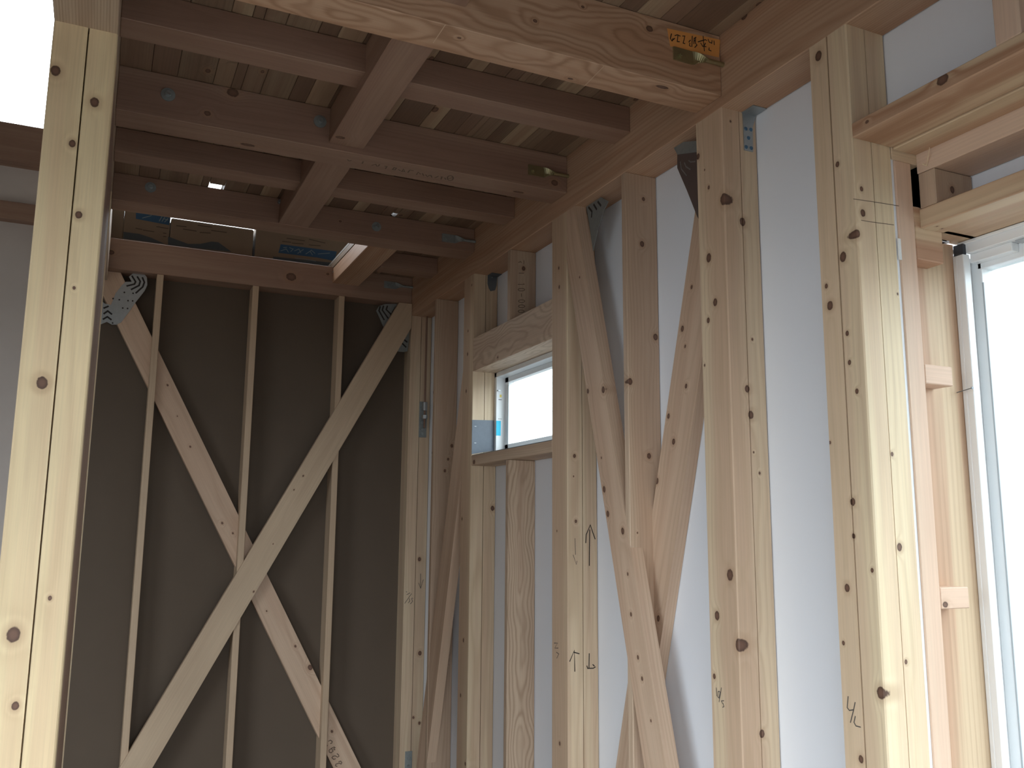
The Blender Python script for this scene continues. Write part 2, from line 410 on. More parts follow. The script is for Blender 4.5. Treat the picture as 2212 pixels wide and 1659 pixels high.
# ------------------------------------------------------------------ posts
ZT = Z(ZG)
def post(label, x0, y0, kind, knots, slits, w=PW, top=ZT, **kw):
    return timber('post', label, 'post', (x0, y0, 0), (x0+w, y0+w, top), 'z', kind, knots, slits, 'square timber posts', **kw)
nC, nD, nB, nA, nF, nI = ('Y', YC), ('Y', YD), ('Y', YB), ('Y', YA), ('Y', YF), ('X', 0.)
postC = post('knotty pale post with a small screwed bracket at its top, right of the crossing braces', 0, YC, 'post',
    [(1508, 338, nI, .009), (1522, 367, nI, .003), (1531, 405, nI, .006), (1563, 430, nI, .017), (1531, 557, nI, .013), (1545, 653, nI, .011), (1530, 692, nI, .008), (1522, 789, nI, .004),
     (1577, 1242, nI, .015), (1549, 1330, nI, .012), (1596, 1394, nI, .016), (1543, 1461, nI, .007),
     (1578, 262, nC, .004), (1604, 479, nC, .012), (1625, 733, nC, .004), (1614, 840, nC, .010), (1622, 896, nC, .011), (1641, 1022, nC, .004), (1628, 977, nC, .003), (1646, 1585, nC, .010)],
    [('-y', .06, .0025)], pith=(-.03, -.03), heart=.05, freq=70, ring=.6, warp=.05)
postD = post('broad pale post with a groove, beside the white-framed window', 0, YD, 'pale',
    [(1768, 121, nI, .013), (1809, 355, nI, .007), (1821, 555, nI, .012), (1785, 618, nI, .006), (1793, 660, nI, .011), (1830, 720, nI, .006), (1835, 783, nI, .006), (1851, 845, nI, .006), (1793, 956, nI, .004),
     (1842, 1084, nI, .009), (1844, 1158, nI, .006), (1884, 1232, nI, .005), (1830, 1270, nI, .009), (1822, 1389, nI, .005), (1903, 1497, nI, .013), (1860, 1640, nI, .008),
     (1861, 408, nD, .006), (1864, 460, nD, .009), (1852, 504, nD, .010), (1943, 1182, nD, .009), (1957, 1430, nD, .005), (1939, 635, nD, .003), (1927, 981, nD, .005)],
    [('-y', .058, .002), ('-x', .06, .004)], pith=(-.05, .02), heart=.055, freq=70, ring=.5, warp=.045)
postB = post('post right of the small window, with pen arrows on it', 0, YB, 'post',
    [(1241, 985, nB, .007), (1239, 1029, nB, .003), (1244, 1126, nB, .006), (1207, 579, nI, .006), (1208, 620, nI, .007), (1209, 1606, nI, .007), (1203, 1147, nI, .004)],
    [('-y', .06, .003)], pith=(-.04, .02), heart=.06, freq=85, ring=.6, warp=.04, tint=.95)
postA = post('post left of the small window with grey membrane at its side', 0, YA, 'post',
    [(1011, 715, nI, .006), (1010, 765, nI, .008), (1007, 845, nI, .008), (1019, 616, nI, .005), (998, 1121, nI, .007), (1001, 1383, nI, .009), (995, 1502, nI, .008), (1005, 1650, nI, .008), (1064, 1098, nA, .011)],
    [('-y', .06, .003)], pith=(-.03, .04), heart=.06, freq=85, ring=.6, warp=.04, tint=.95)
postF = post('corner post below the end of the girder, where the two framed walls meet', 0, YF, 'post',
    [(906, 1208, nF, .011), (907, 1411, nF, .012), (893, 1550, nF, .007), (906, 1562, nF, .008)], [('-y', .06, .003)], pith=(.02, .06), heart=.05, freq=110, ring=.4, tint=.9)
nL = ('Y', 2.19)
XL0, XL1 = -1.674, -1.537
postL = timber('post', 'bright free-standing grooved post under the beam, dark framing behind it', 'post', (XL0, 2.19, 0), (XL1, 2.19+.137, ZT), 'z', 'cream',
    [(120, 153, nL, .013), (204, 221, nL, .012), (156, 310, nL, .009), (170, 464, nL, .009), (91, 827, nL, .014), (29, 1371, nL, .016), (33, 1525, nL, .009), (108, 1292, nL, .005), (160, 622, nL, .004)],
    [('-y', .074, .0035)], 'square timber posts', pith=(-.02, .07), heart=.085, freq=60, ring=.5, warp=.04)

# ------------------------------------------------------------------ studs
def stud(label, lo, hi, knots=(), kind='stud', bl=None, **kw):
    return timber('stud', label, 'stud', lo, hi, 'z', kind, knots, (), 'thin studs', boxes_=bl, **kw)
nS = ('Y', 2.366)
stud('stud between the two crossing braces of the white wall', (0, 2.366, 0), (.12, 2.393, ZT),
     [(1390, 430, nS, .007), (1387, 527, nS, .010), (1416, 728, nS, .011), (1361, 824, nS, .011), (1402, 985, nS, .009), (1377, 1151, nS, .003)],
     pith=(.02, -.05), freq=110, warp=.04)
nK = ('Y', 4.173)
stud('stud in the corner bay beside the corner post', (0, 4.173, 0), (.12, 4.20, ZT),
     [(936, 848, nI, .007), (976, 963, nK, .009), (933, 978, nI, .006), (968, 992, nK, .007), (961, 1017, nK, .008), (945, 1262, nI, .010), (964, 1425, nK, .010), (969, 1340, nK, .004), (919, 1550, nI, .009)], pith=(.0, .05), tint=.9)
nW = ('Y', 3.272)
s1 = stud('short stud with stamped figures above the small window', (0, 3.272, Z(.8665)), (.12, 3.30, ZT), [(1131, 580, nW, .010)], pith=(.1, -.2), heart=.01, ring=.35, tint=.85)
s2 = stud('stud below the middle of the small window with oval grain', (0, 3.272, 0), (.12, 3.30, Z(.286)), [], pith=(0.0, -.03), freq=85, ring=1.1, heart=.01, warp=.06, wl=2.6, tint=.9)
for x0, lab in ((-1.316, 'slim stud nearest the free-standing post on the dark board wall'), (-.856, 'middle slim stud on the dark board wall, behind the braces crossing'), (-.407, 'slim stud next to the corner on the dark board wall')):
    stud(lab, (x0, 4.583, 0), (x0+.031, 4.688, Z(1.238)), kind='spruce', ring=.3, freq=120)
stud('stud standing on the window header under the girder', (0, .99, Z(.924)), (.11, 1.043, ZT), kind='pink', ring=.3)

# ------------------------------------------------------------------ braces
GB = 'diagonal braces'
nb1 = ('Y', 4.628); nb2 = ('Y', 4.572); nba = ('X', -.001); nbb = ('X', .082); nbc = ('X', .002)
b1 = brace('brace', 'brace on the dark wall falling away from the free-standing post, behind the studs', nb1, [(253, 702.6), (683.5, 1581)], [(294, 655), (777.6, 1657)],
      [(0, -1.70, False), (0, -.002, True), (2, Z(1.236), True), (2, .0, False)], .045, knots=[(411, 965, .005), (362, 832, .005), (383, 899, .003), (480, 1130, .006), (503, 1152, .005), (576, 1320, .004), (638, 1396, .006), (670, 1442, .013), (717, 1580, .007)],
      group=GB, kind='brace', ring=.5, pith=(.0, .2), heart=.01)
b2 = brace('brace', 'brace on the dark wall rising to the room corner, in front of the studs', nb2, [(862, 655), (276.7, 1628)], [(885.7, 712.7), (329, 1659)],
      [(0, -1.70, False), (0, -.002, True), (2, Z(1.236), True), (2, .0, False)], .032, kind='spruce', knots=[(655, 1028, .005), (635, 1058, .004), (548, 1278, .005), (590, 1175, .003)],
      group=GB, ring=.3, pith=(.0, .2), heart=.01)
ba = brace('brace', 'white-wall brace leaning from the pen-marked post, front one of the crossing pair', nba, [(1237, 640), (1391, 1659)], [(1273, 640), (1439, 1659)],
      [(1, YC+PW, False), (1, YB, True), (2, ZT, True), (2, 0, False)], .045,
      knots=[(1260, 461, .005), (1272, 549, .007), (1252, 599, .004), (1303, 842, .011), (1270, 845, .008), (1325, 902, .006), (1344, 947, .009), (1299, 989, .004), (1305, 1057, .010), (1313, 1110, .010), (1345, 1147, .010), (1356, 1240, .005), (1363, 1327, .006), (1378, 1420, .006), (1387, 1466, .006), (1406, 1557, .004), (1443, 1582, .006), (1464, 1650, .011)],
      group=GB, ring=.6, freq=110, pith=(.02, .12), tint=1.0)
bb = brace('brace', 'white-wall brace leaning from the bracketed post, rear one of the crossing pair', nbb, [(1470, 640), (1335, 1659)], [(1499.6, 900), (1455, 1185)],
      [(1, YC+PW, False), (1, YB, True), (2, ZT, True), (2, 0, False)], .038,
      knots=[(1494, 620, .006), (1474, 710, .009), (1480, 748, .005), (1482, 834, .007), (1444, 899, .008), (1455, 954, .009), (1500, 963, .007), (1419, 1039, .010), (1405, 1200, .006), (1422, 1336, .009)], group=GB, ring=.6, freq=110, pith=(.02, .12))
bc = brace('brace', 'short visible brace in the corner bay, slanting behind the window post', nbc, [(1000, 790), (963, 1130)], [(985, 1130), (961, 1316)],
      [(1, YA+PW, False), (1, YF, True), (2, ZT, True), (2, 0, False)], .045, group=GB, kind='brace', ring=.3)

# ------------------------------------------------------------------ beams and joists
timber('girder', 'long girder on top of the white wall posts', 'beam', (0, -1.3, ZT), (.12, YF+PW, Z(1.415)), 'y', 'firl', [(1403, 395, ('Z', ZG), .016), (1608, 35, nI, .012)], pith=(.1, -.03), freq=120, ring=.55, warp=.035)
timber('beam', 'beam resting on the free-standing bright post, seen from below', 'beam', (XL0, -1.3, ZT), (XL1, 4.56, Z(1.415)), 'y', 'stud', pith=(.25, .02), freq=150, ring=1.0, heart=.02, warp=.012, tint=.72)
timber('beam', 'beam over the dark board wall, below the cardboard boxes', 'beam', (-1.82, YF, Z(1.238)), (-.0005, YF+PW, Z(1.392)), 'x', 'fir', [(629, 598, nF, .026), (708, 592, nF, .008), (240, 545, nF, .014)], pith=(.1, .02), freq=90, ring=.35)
timber('beam', 'high beam across the stairwell wall below the bright opening', 'beam', (-4.6, YF, Z(1.70)), (-1.70, YF+PW, Z(1.888)), 'x', 'fir', ring=.3, tint=.9)
timber('batten', 'thin horizontal batten on the grey stairwell wall', 'batten', (-4.6, 4.60, Z(1.425)), (-1.83, 4.66, Z(1.51)), 'x', 'fir', ring=.3)
def joist(label, y0, y1, zb, kind='fir', knots=(), x0=XL1, x1=-.0005, name='joist', **kw):
    return timber(name, label, 'joist', (x0, y0, Z(zb)), (x1, y1, Z(ZD)-.0005), 'x', kind, knots, group='floor joists', **kw)
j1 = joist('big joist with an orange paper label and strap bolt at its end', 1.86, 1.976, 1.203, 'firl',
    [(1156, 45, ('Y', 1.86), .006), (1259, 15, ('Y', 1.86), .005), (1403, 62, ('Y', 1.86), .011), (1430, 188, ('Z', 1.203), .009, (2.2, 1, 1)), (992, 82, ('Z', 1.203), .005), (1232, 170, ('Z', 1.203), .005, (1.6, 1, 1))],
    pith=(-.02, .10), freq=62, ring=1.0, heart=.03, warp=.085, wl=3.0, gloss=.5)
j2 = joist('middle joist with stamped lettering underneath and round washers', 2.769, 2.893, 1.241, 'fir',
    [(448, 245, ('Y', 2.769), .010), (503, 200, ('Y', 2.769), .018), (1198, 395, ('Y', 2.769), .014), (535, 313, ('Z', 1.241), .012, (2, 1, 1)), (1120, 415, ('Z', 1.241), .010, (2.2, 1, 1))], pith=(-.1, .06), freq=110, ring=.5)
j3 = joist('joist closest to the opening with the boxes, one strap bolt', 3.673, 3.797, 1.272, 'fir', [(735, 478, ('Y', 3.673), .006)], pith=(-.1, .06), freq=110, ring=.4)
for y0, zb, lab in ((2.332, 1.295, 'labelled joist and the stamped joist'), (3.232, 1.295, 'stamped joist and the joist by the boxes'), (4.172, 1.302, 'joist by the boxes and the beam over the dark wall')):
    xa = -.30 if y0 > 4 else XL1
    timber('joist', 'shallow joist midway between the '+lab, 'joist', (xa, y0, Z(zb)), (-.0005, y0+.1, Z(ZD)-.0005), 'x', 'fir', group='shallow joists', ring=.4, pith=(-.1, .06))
def cross(label, x0, x1, y0, y1, zb, kind='fir', knots=(), **kw):
    return timber('cross_beam', label, 'beam', (x0, y0, Z(zb)), (x1, y1, Z(ZD)-.001), 'y', kind, knots, group='short cross beams', **kw)
cross('cross beam overhead running up to the labelled joist', -.89, -.772, -1.3, 1.86, 1.262, ring=.45)
cross('cross beam between the labelled joist and the stamped joist', -.893, -.776, 1.976, 2.769, 1.262, knots=[(735, 297, ('Z', 1.262), .010, (2, 1, 1))], ring=.4)
cross('cross beam between the stamped joist and the joist by the boxes', -.893, -.768, 2.893, 3.673, 1.274, ring=.4)
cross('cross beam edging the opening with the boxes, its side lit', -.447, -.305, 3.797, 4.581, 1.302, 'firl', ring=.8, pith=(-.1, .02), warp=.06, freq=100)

# ------------------------------------------------------------------ small window and its framing
hd = timber('window_header', 'cedar header with flame grain over the small window', 'header', (0, 2.8925, Z(.713)), (.12, 3.6725, Z(.866)), 'y', 'stud', [(1075, 772, nI, .006)], pith=(-.02, .03), freq=60, ring=1.1, heart=.02, warp=.10, wl=2.5)
sl = timber('window_sill', 'flat sill board under the small window', 'sill', (0, 2.8925, Z(.287)), (.12, 3.6725, Z(.331)), 'y', 'stud', [(1024, 998, nI, .012)], ring=.35, tint=.95)
wn1 = bpy.data.objects.new('window_1', None); COL.objects.link(wn1); wn1.location = (.16, 3.28, Z(.34)); tag(wn1, kind='structure')
def part(name, lst, mat, parent, bev=.0015):
    return boxes(name, lst, mat, parent, parent.location, bev)
zb, zt, y0, y1 = Z(.335), Z(.7125), 2.8935, 3.6715
part('window_frame', [((.108, y1-.022, zb), (.19, y1, zt)), ((.108, y0, zb), (.19, y0+.022, zt)), ((.108, y0, zt-.022), (.19, y1, zt)), ((.108, y0, zb), (.19, y1, zb+.02))], M['pvc'], wn1)
part('sash_frame', [((.152, y1-.058, zb+.02), (.18, y1-.022, zt-.022)), ((.152, y0+.022, zb+.02), (.18, y0+.058, zt-.022)), ((.152, y0+.022, zt-.045), (.18, y1-.022, zt-.022)), ((.152, y0+.022, zb+.02), (.18, y1-.022, zb+.05))], M['pvc'], wn1)
part('gasket', [((.150, y1-.062, zb+.05), (.1525, y1-.058, zt-.06))], M['pvcgrey'], wn1, 0)
part('leak_closure', [((.165, y0-.03, zt-.01), (.2, y1+.03, Z(.78)))], M['pvc'], wn1, 0)  # outer strip added to stop daylight leaking above the frame
part('glass_pane', [((.165, y0+.055, zb+.045), (.169, y1-.055, zt-.04))], M['glass'], wn1, 0)
part('window_stay', [((.135, 2.99, zt-.034), (.15, 3.04, zt-.022))], M['black'], wn1)
yj = y1-.0225
part('screw', [((.112, yj-.012, Z(.627)), (.124, yj, Z(.632)))], M['zinc'], wn1, 0)
part('sticker', [((.125, yj-.0008, Z(.60)), (.134, yj, Z(.612)))], M['yellow'], wn1, 0)
part('printed_line', [((.119, yj-.0007, Z(.588)), (.135, yj, Z(.5905))), ((.119, yj-.0007, Z(.50)), (.125, yj, Z(.502))), ((.128, yj-.0007, Z(.50)), (.135, yj, Z(.502)))], M['pencil'], wn1, 0)
tp = boxes('tape_piece', [((.109, yj-.0012, Z(.425)), (.131, yj-.0002, Z(.492)))], M['cyan']); tag(tp, 'bright cyan tape piece stuck on the small window frame', 'tape')
# folded grey membrane on the post and along the sill
bm = bmesh.new()
add_prism(bm, [PY(1020, 907, YA-.003), PY(1068.5, 908, YA-.003), PY(1068.5, 973, YA-.003), PY(1019, 981, YA-.003)], (0, 1, 0), .0025)
add_prism(bm, [(.113, 2.9, Z(.331)), (.113, 3.67, Z(.331)), (.113, 3.67, Z(.352)), (.113, 2.9, Z(.352))], (-1, 0, 0), .002)
add_prism(bm, [(.002, 2.895, Z(.3315)), (.113, 2.895, Z(.3315)), (.113, 3.67, Z(.3315)), (.002, 3.67, Z(.3315))], (0, 0, 1), .002)
mb = link('waterproof_membrane', finish(bm, 'membrane', (.05, 3.3, Z(.331))), M['membrane'], None, (.05, 3.3, Z(.331))); tag(mb, 'dark grey membrane folded from the sill up the window post', 'membrane')
for zz in (.462, .387): boxes('staple', [((.012, YA-.0042, Z(zz)), (.021, YA-.003, Z(zz+.0025)))], M['zinc'], mb, mb.location)

# ------------------------------------------------------------------ big window bay on the right
timber('window_header', 'upper flat header board with red edge beside the broad post', 'header', (0, -1.3, Z(.889)), (.124, YD-.0005, Z(.924)), 'y', 'sugired',
       [(2036, 172, nI, .014), (1873, 263, nI, .005)], pith=(-.02, .07), freq=30, ring=1.25, heart=.045, warp=.02)
timber('window_header', 'upper outer header board with dark line, behind the red-edged board', 'header', (.1255, -1.3, Z(.885)), (.2, YD-.0005, Z(.922)), 'y', 'sugi', pith=(.02, .1), freq=60, ring=.4)
timber('batten', 'pinkish batten along the outer header above the dark soffit', 'batten', (.2, -1.3, Z(.838)), (.325, YD, Z(.90)), 'y', 'pink', ring=.3)
timber('batten', 'small cleat closing the gap above the pink furring strip', 'batten', (.122, YD-.0, Z(.862)), (.215, YD+.045, Z(.905)), 'x', 'post', ring=.3)
timber('stud', 'short cripple stud between the outer headers', 'stud', (.2, 1.358, Z(.752)), (.325, 1.403, Z(.837)), 'z', 'stud', [(2057, 410, ('Y', 1.358), .009)], pith=(.2, 0), ring=.4, tint=.9)
timber('window_header', 'lower outer header board just above the white window frame', 'header', (.2, -1.3, Z(.705)), (.40, 1.4555, Z(.7515)), 'y', 'sugi', [(2024, 489, ('Z', .705), .003), (2035, 494, ('Z', .705), .003)], pith=(-.05, .12), freq=40, ring=.5, tint=1.05, boxes_=[((.2, -1.3, Z(.705)), (.37, 1.407, Z(.7515))), ((.2715, 1.39, Z(.705)), (.40, 1.4555, Z(.7515)))])
timber('furring_strip', 'pink furring strip standing against the broad post', 'batten', (.129, YD, 0), (.182, YD+.03, Z(.862)), 'z', 'pink', ring=.25, freq=60)
timber('batten', 'added dark strip for the shade in the slot above the spacer blocks', 'batten', (.17, 1.440, Z(.70)), (.33, 1.455, Z(.885)), 'z', 'fir', tint=.3)  # strip added to darken the slot, shade put into its tint
timber('jamb_board', 'wide jamb board behind the small blocks beside the window', 'board', (.175, 1.456, 0), (.37, 1.49, Z(.7045)), 'z', 'sugi', pith=(-.06, .02), freq=70, ring=.6, heart=.06, warp=.01)
for z0, z1, lab, kn in ((.629, .757, 'topmost spacer block under the lower outer header', ()), (.337, .382, 'spacer block midway up the jamb board', ()), (-.160, -.114, 'knotty lowest spacer block on the jamb board', [(2042, 1306, ('Y', YD), .008)])):
    timber('spacer_block', lab, 'block', (.1822, YD, Z(z0)), (.271, 1.456, Z(z1)), 'x', 'pink' if z0 < .6 else 'sugired', kn, group='spacer blocks', pith=(.0, .03 if z0 < .6 else -.02), freq=55, ring=.6)
wn2 = bpy.data.objects.new('window_2', None); COL.objects.link(wn2); wn2.location = (.40, .35, 0.05); tag(wn2, kind='structure')
zt = Z(.703); zb = .05; ya, yb = -.75, 1.455
part('window_frame', [((.362, yb-.012, zb), (.50, yb, zt-.03)), ((.362, ya, zb), (.50, ya+.03, zt)), ((.372, ya, zt-.03), (.50, yb-.03, zt)), ((.362, ya, zb), (.50, yb, zb+.04))], M['pvc'], wn2)
part('frame_lip', [((.362, yb-.03, zb), (.385, yb-.012, zt-.03)), ((.366, ya, zt-.007), (.372, yb-.012, zt+.001))], M['pvc'], wn2)
part('leak_closure', [((.40, ya, zt-.01), (.43, yb+.06, Z(.80))), ((.337, ya, Z(.752)), (.43, yb+.06, Z(.757))), ((.40, yb, 0), (.43, yb+.06, zt))], M['pvc'], wn2, 0)  # added closing strips that keep daylight from leaking round the frame
part('corner_cap', [((.360, yb-.032, zt-.032), (.371, yb-.006, zt-.006))], M['black'], wn2, 0)
part('sash_frame', [((.41, yb-.04, zb+.04), (.45, yb-.012, zt-.03)), ((.41, ya+.03, zt-.065), (.45, yb-.03, zt-.03)), ((.41, .33, zb+.04), (.45, .40, zt-.07)), ((.41, ya+.03, zb+.04), (.45, yb-.03, zb+.10))], M['pvc'], wn2)
part('rail_guide', [((.385, yb-.14, zt-.052), (.41, yb-.03, zt-.03))], M['pvc'], wn2)
part('gasket', [((.408, yb-.044, zb+.1), (.4105, yb-.04, zt-.10)), ((.385, ya+.03, zt-.034), (.41, yb-.15, zt-.0305))], M['pvcgrey'], wn2, 0)
part('glass_pane', [((.428, ya+.06, zb+.06), (.432, yb-.035, zt-.06))], M['glass'], wn2, 0)
nl = empty('nail', PY(2069, 848, 1.44), 'thin wire nail left sticking out beside the window frame', 'nail')
bm = bmesh.new(); add_cyl(bm, PY(2067, 848, 1.454), PY(2100, 838, 1.40), .0012, 8); add_cyl(bm, PY(2099.5, 838.2, 1.401), PY(2101, 837.8, 1.399), .003, 10)
link('shank', finish(bm, 'shank', nl.location), M['darkmetal'], nl)
bm = bmesh.new(); add_cyl(bm, PX(2002, 358, .199), PX(2008, 318, .185), .0012, 6, .0008); add_cyl(bm, PX(2002, 358, .199), PX(1993, 354, .196), .0015, 6)
sp = link('wood_splinter', finish(bm, 'splinter', PX(2002, 358, .199)), wood('pale', 'z'), None, PX(2002, 358, .199)); tag(sp, 'pale wood splinter sticking up on the pinkish batten', 'splinter')

# left partition edge seen past the bright post
pt = timber('partition_board', 'thin brown board edge beside the bright free-standing post', 'board', (-1.551, 2.335, 0), (-1.5375, 3.30, ZT), 'z', 'fir', tint=.8)
timber('trim_strip', 'pale thin strip on the edge of the brown partition board', 'trim', (-1.551, 3.301, 0), (-1.5335, 3.315, ZT), 'z', 'pale', ring=.2)

# ------------------------------------------------------------------ steel hardware
def strap_bolt(label, Y, pz, xz, mat, zc):
    """hagoita bolt: plate on the joist face, twisted neck, round rod into the girder"""
    x0, z = -.162, Z(zc)
    o = empty('strap_bolt', (-.12, Y, z), label, 'bolt', 'strap bolts at the girder')
    bm = bmesh.new()
    add_prism(bm, [(x0, Y-.0045, z-.019), (-.098, Y-.0045, z-.019), (-.076, Y-.0045, z-.006), (-.076, Y-.0045, z+.006), (-.098, Y-.0045, z+.019), (x0, Y-.0045, z+.019)], (0, 1, 0), .0045)
    link('plate', finish(bm, 'plate', o.location), mat, o)
    bm = bmesh.new(); n = 8                                   # quarter-twisted neck
    prev = None
    for i in range(n+1):
        t = i/n; a = t*math.pi/2; x = -.10+.045*t; hw = .019*(1-t)+.009*t; cy = Y-.003-.007*t
        c, s = math.cos(a), math.sin(a)
        ring = [bm.verts.new((x, cy-s*hw*e-c*.002*k, z+c*hw*e-s*.002*k)) for e, k in ((-1, -1), (1, -1), (1, 1), (-1, 1))]
        if prev:
            for k in range(4): bm.faces.new((prev[k], prev[(k+1) % 4], ring[(k+1) % 4], ring[k]))
        else: bm.faces.new(ring)
        prev = ring
    bm.faces.new(prev); link('neck', finish(bm, 'neck', o.location), mat, o)
    bm = bmesh.new(); add_cyl(bm, (-.062, Y-.010, z), (.004, Y-.010, z), .0065, 14)
    link('rod', finish(bm, 'rod', o.location), mat, o)
    bm = bmesh.new(); add_cyl(bm, (-.142, Y-.0045, z-.004), (-.142, Y-.0085, z-.004), .0075, 6); add_cyl(bm, (-.142, Y-.0085, z-.004), (-.142, Y-.014, z-.004), .004, 10)
    link('nut', finish(bm, 'nut', o.location), mat, o)
    return o
strap_bolt('yellowish strap bolt below the orange paper label', 1.86, 0, 0, M['yellowzinc'], 1.292)
strap_bolt('strap bolt on the stamped joist above a brown knot', 2.769, 0, 0, M['yellowzinc'], 1.303)
strap_bolt('strap bolt in the dark on the joist by the boxes', 3.673, 0, 0, M['zincdull'], 1.321)
strap_bolt('small strap bolt in the darkest room corner above the dark wall', 4.581, 0, 0, M['zincdull'], 1.330)
def washer(label, px, py, Y, r=.021, mat='zincdull'):
    p = PY(px, py, Y); o = empty('washer_bolt', p, label, 'bolt', 'round washer bolts')
    bm = bmesh.new(); add_cyl(bm, p, p-Vector((0, .004, 0)), r, 24); link('washer', finish(bm, 'w', p), M[mat], o)
    bm = bmesh.new(); add_cyl(bm, p-Vector((0, .004, 0)), p-Vector((0, .013, 0)), .0095, 6); link('nut', finish(bm, 'n', p), M['zinc'], o)
    bm = bmesh.new(); add_cyl(bm, p-Vector((0, .013, 0)), p-Vector((0, .02, 0)), .006, 12); link('bolt_end', finish(bm, 'b', p), M['zinc'], o)
washer('round washer bolt on the stamped joist beside the cross beam', 691, 263, 2.769)
washer('round washer bolt on the stamped joist near the bright post', 363, 205, 2.769)
washer('shiny washer bolt on the joist by the boxes', 813, 490, 3.673)
washer('dim washer bolt on the joist by the boxes near the bright post', 325, 405, 3.673)
washer('small bolt on the beam below the boxes beside the lit cross beam', 722, 588, 4.581, .009, 'zinc')
washer('small bolt at the cross beam near the chink of light', 604, 437, 3.673, .009, 'zinc')

def wavy_plate(label, plane, outline, slots, mat, thick=.0022, holes=(), lw=.008, hr=.004, slotmat='slot', flange=None):
    """pressed brace plate: outline traced on its plane, slots and nail holes as raised dark parts, recess shade in their colour"""
    nrm = Vector((1, 0, 0)) if plane[0] == 'X' else Vector((0, 1, 0))
    pts = [PT(p[0], p[1], plane) for p in outline]; c = sum(pts, Vector())/len(pts)
    o = empty('brace_plate', c, label, 'bracket', 'brace plates')
    bm = bmesh.new(); add_prism(bm, pts, nrm, thick); link('plate', finish(bm, 'plate', c), mat, o)
    if slots: strokes(o, 'slot', plane, slots, lw, M[slotmat], .0006)
    if flange:
        bm = bmesh.new(); add_prism(bm, [PT(p[0], p[1], plane)-nrm*.003 for p in flange], nrm, .0025); link('flange', finish(bm, 'flange', c), M['zincdull'], o)
    for h in holes:
        p = PT(h[0], h[1], plane); bm = bmesh.new(); add_cyl(bm, p-nrm*.0008, p+nrm*.001, hr, 10); link('nail_hole', finish(bm, 'h', c), M['slot'], o)
    return o
def cr(x, y): return (200+x/10.055, 560+y/10.055)
wavy_plate('pressed wavy plate joining the dark-wall brace by the bright post', ('Y', 4.624),
    [cr(860, 320), cr(940, 270), cr(1090, 290), cr(1180, 390), cr(1190, 560), cr(1130, 690), cr(930, 940), cr(800, 1130), cr(620, 1370), cr(520, 1420), cr(420, 1420), cr(310, 1360), cr(190, 1410), cr(150, 1400), cr(190, 900), cr(260, 960), cr(400, 990), cr(500, 740), cr(640, 560), cr(720, 490), cr(850, 490), cr(790, 380)],
    [[cr(860, 370), cr(935, 490), cr(910, 540), cr(750, 580)], [cr(975, 385), cr(1035, 480), cr(1010, 570), cr(845, 655)], [cr(1085, 405), cr(1125, 500), cr(1090, 600), cr(945, 730)],
     [cr(250, 1060), cr(335, 1025)], [cr(250, 1180), cr(330, 1125), cr(410, 1190)], [cr(235, 1300), cr(320, 1250), cr(400, 1310)]], M['zinc'],
    holes=[cr(690, 720), cr(880, 740), cr(445, 855), cr(580, 880), cr(655, 1060), cr(760, 1070), cr(435, 1385), cr(770, 900), cr(870, 905)])
def cq(x, y): return (780+x/8.294, 600+y/8.294)
wavy_plate('pressed wavy plate behind the brace that rises to the corner', ('Y', 4.615),
    [cq(270, 590), cq(320, 510), cq(430, 470), cq(560, 470), cq(650, 470), cq(560, 600), cq(420, 900), cq(395, 870), cq(300, 650)],
    [[cq(340, 520), cq(320, 590), cq(410, 750)], [cq(400, 510), cq(380, 580), cq(480, 720)], [cq(470, 510), cq(450, 570), cq(540, 660)]], M['zincdull'])
wavy_plate('lower wing of the wavy plate beside the corner post', ('Y', 4.613), [cq(870, 900), cq(880, 960), cq(830, 1320), cq(760, 1330), cq(660, 1320), cq(640, 1300)],
    [[cq(770, 1110), cq(820, 1150)], [cq(740, 1180), cq(800, 1240)]], M['zincdull'])
wavy_plate('bent dark plate at the head of the rear crossing brace', ('X', .04),
    [(1463, 330), (1466, 308), (1484, 306), (1512, 304), (1514, 480), (1506, 468), (1484, 412), (1463, 363)],
    [[(1470, 350), (1472, 365), (1483, 379)], [(1479, 352), (1482, 360), (1491, 366)], [(1488, 347), (1492, 350), (1502, 349)]], M['brownplate'], slotmat='zinc', lw=.004, flange=[(1455, 316), (1464, 308), (1512, 304), (1512, 328), (1465, 334)])
wavy_plate('bent grey plate at the head of the front crossing brace', ('X', .035),
    [(1266, 447), (1298, 426), (1314, 435), (1304, 454), (1290, 500), (1281, 542), (1271, 473)],
    [[(1272, 448), (1279, 457), (1278, 468)], [(1283, 442), (1289, 452)], [(1292, 436), (1298, 444)]], M['zincdull'])
# corner brackets under the girder
cb = empty('post_bracket', (.092, YC, Z(1.12)), 'zinc bracket with five blue screws at the head of a post', 'bracket')
bm = bmesh.new(); q = [PY(x, y, YC-.0025) for x, y in ((1604, 241), (1633, 247), (1630, 262), (1626, 275), (1627, 328), (1608, 324), (1606, 275), (1605, 258))]
add_prism(bm, q, (0, 1, 0), .0025); add_box(bm, (.07, YC-.05, ZT-.0025), (.118, YC, ZT-.0001), 0); link('plate', finish(bm, 'p', cb.location), M['zinc'], cb)
for x, y in ((1611, 278), (1622, 280), (1617, 298), (1612, 317.5), (1623, 320)):
    p = PY(x, y, YC-.0025); bm = bmesh.new(); add_cyl(bm, p, p-Vector((0, .002, 0)), .0058, 12, .0045); link('screw', finish(bm, 's', cb.location), M['screw'], cb)
cb2 = empty('post_bracket', (.09, YA, Z(1.12)), 'dark rounded bracket at the head of the window post', 'bracket')
bm = bmesh.new(); q = [PY(x, y, YA-.0025) for x, y in ((1053.5, 593), (1074, 597), (1073, 617), (1069.5, 627), (1060, 629), (1056, 622), (1053.5, 612))]
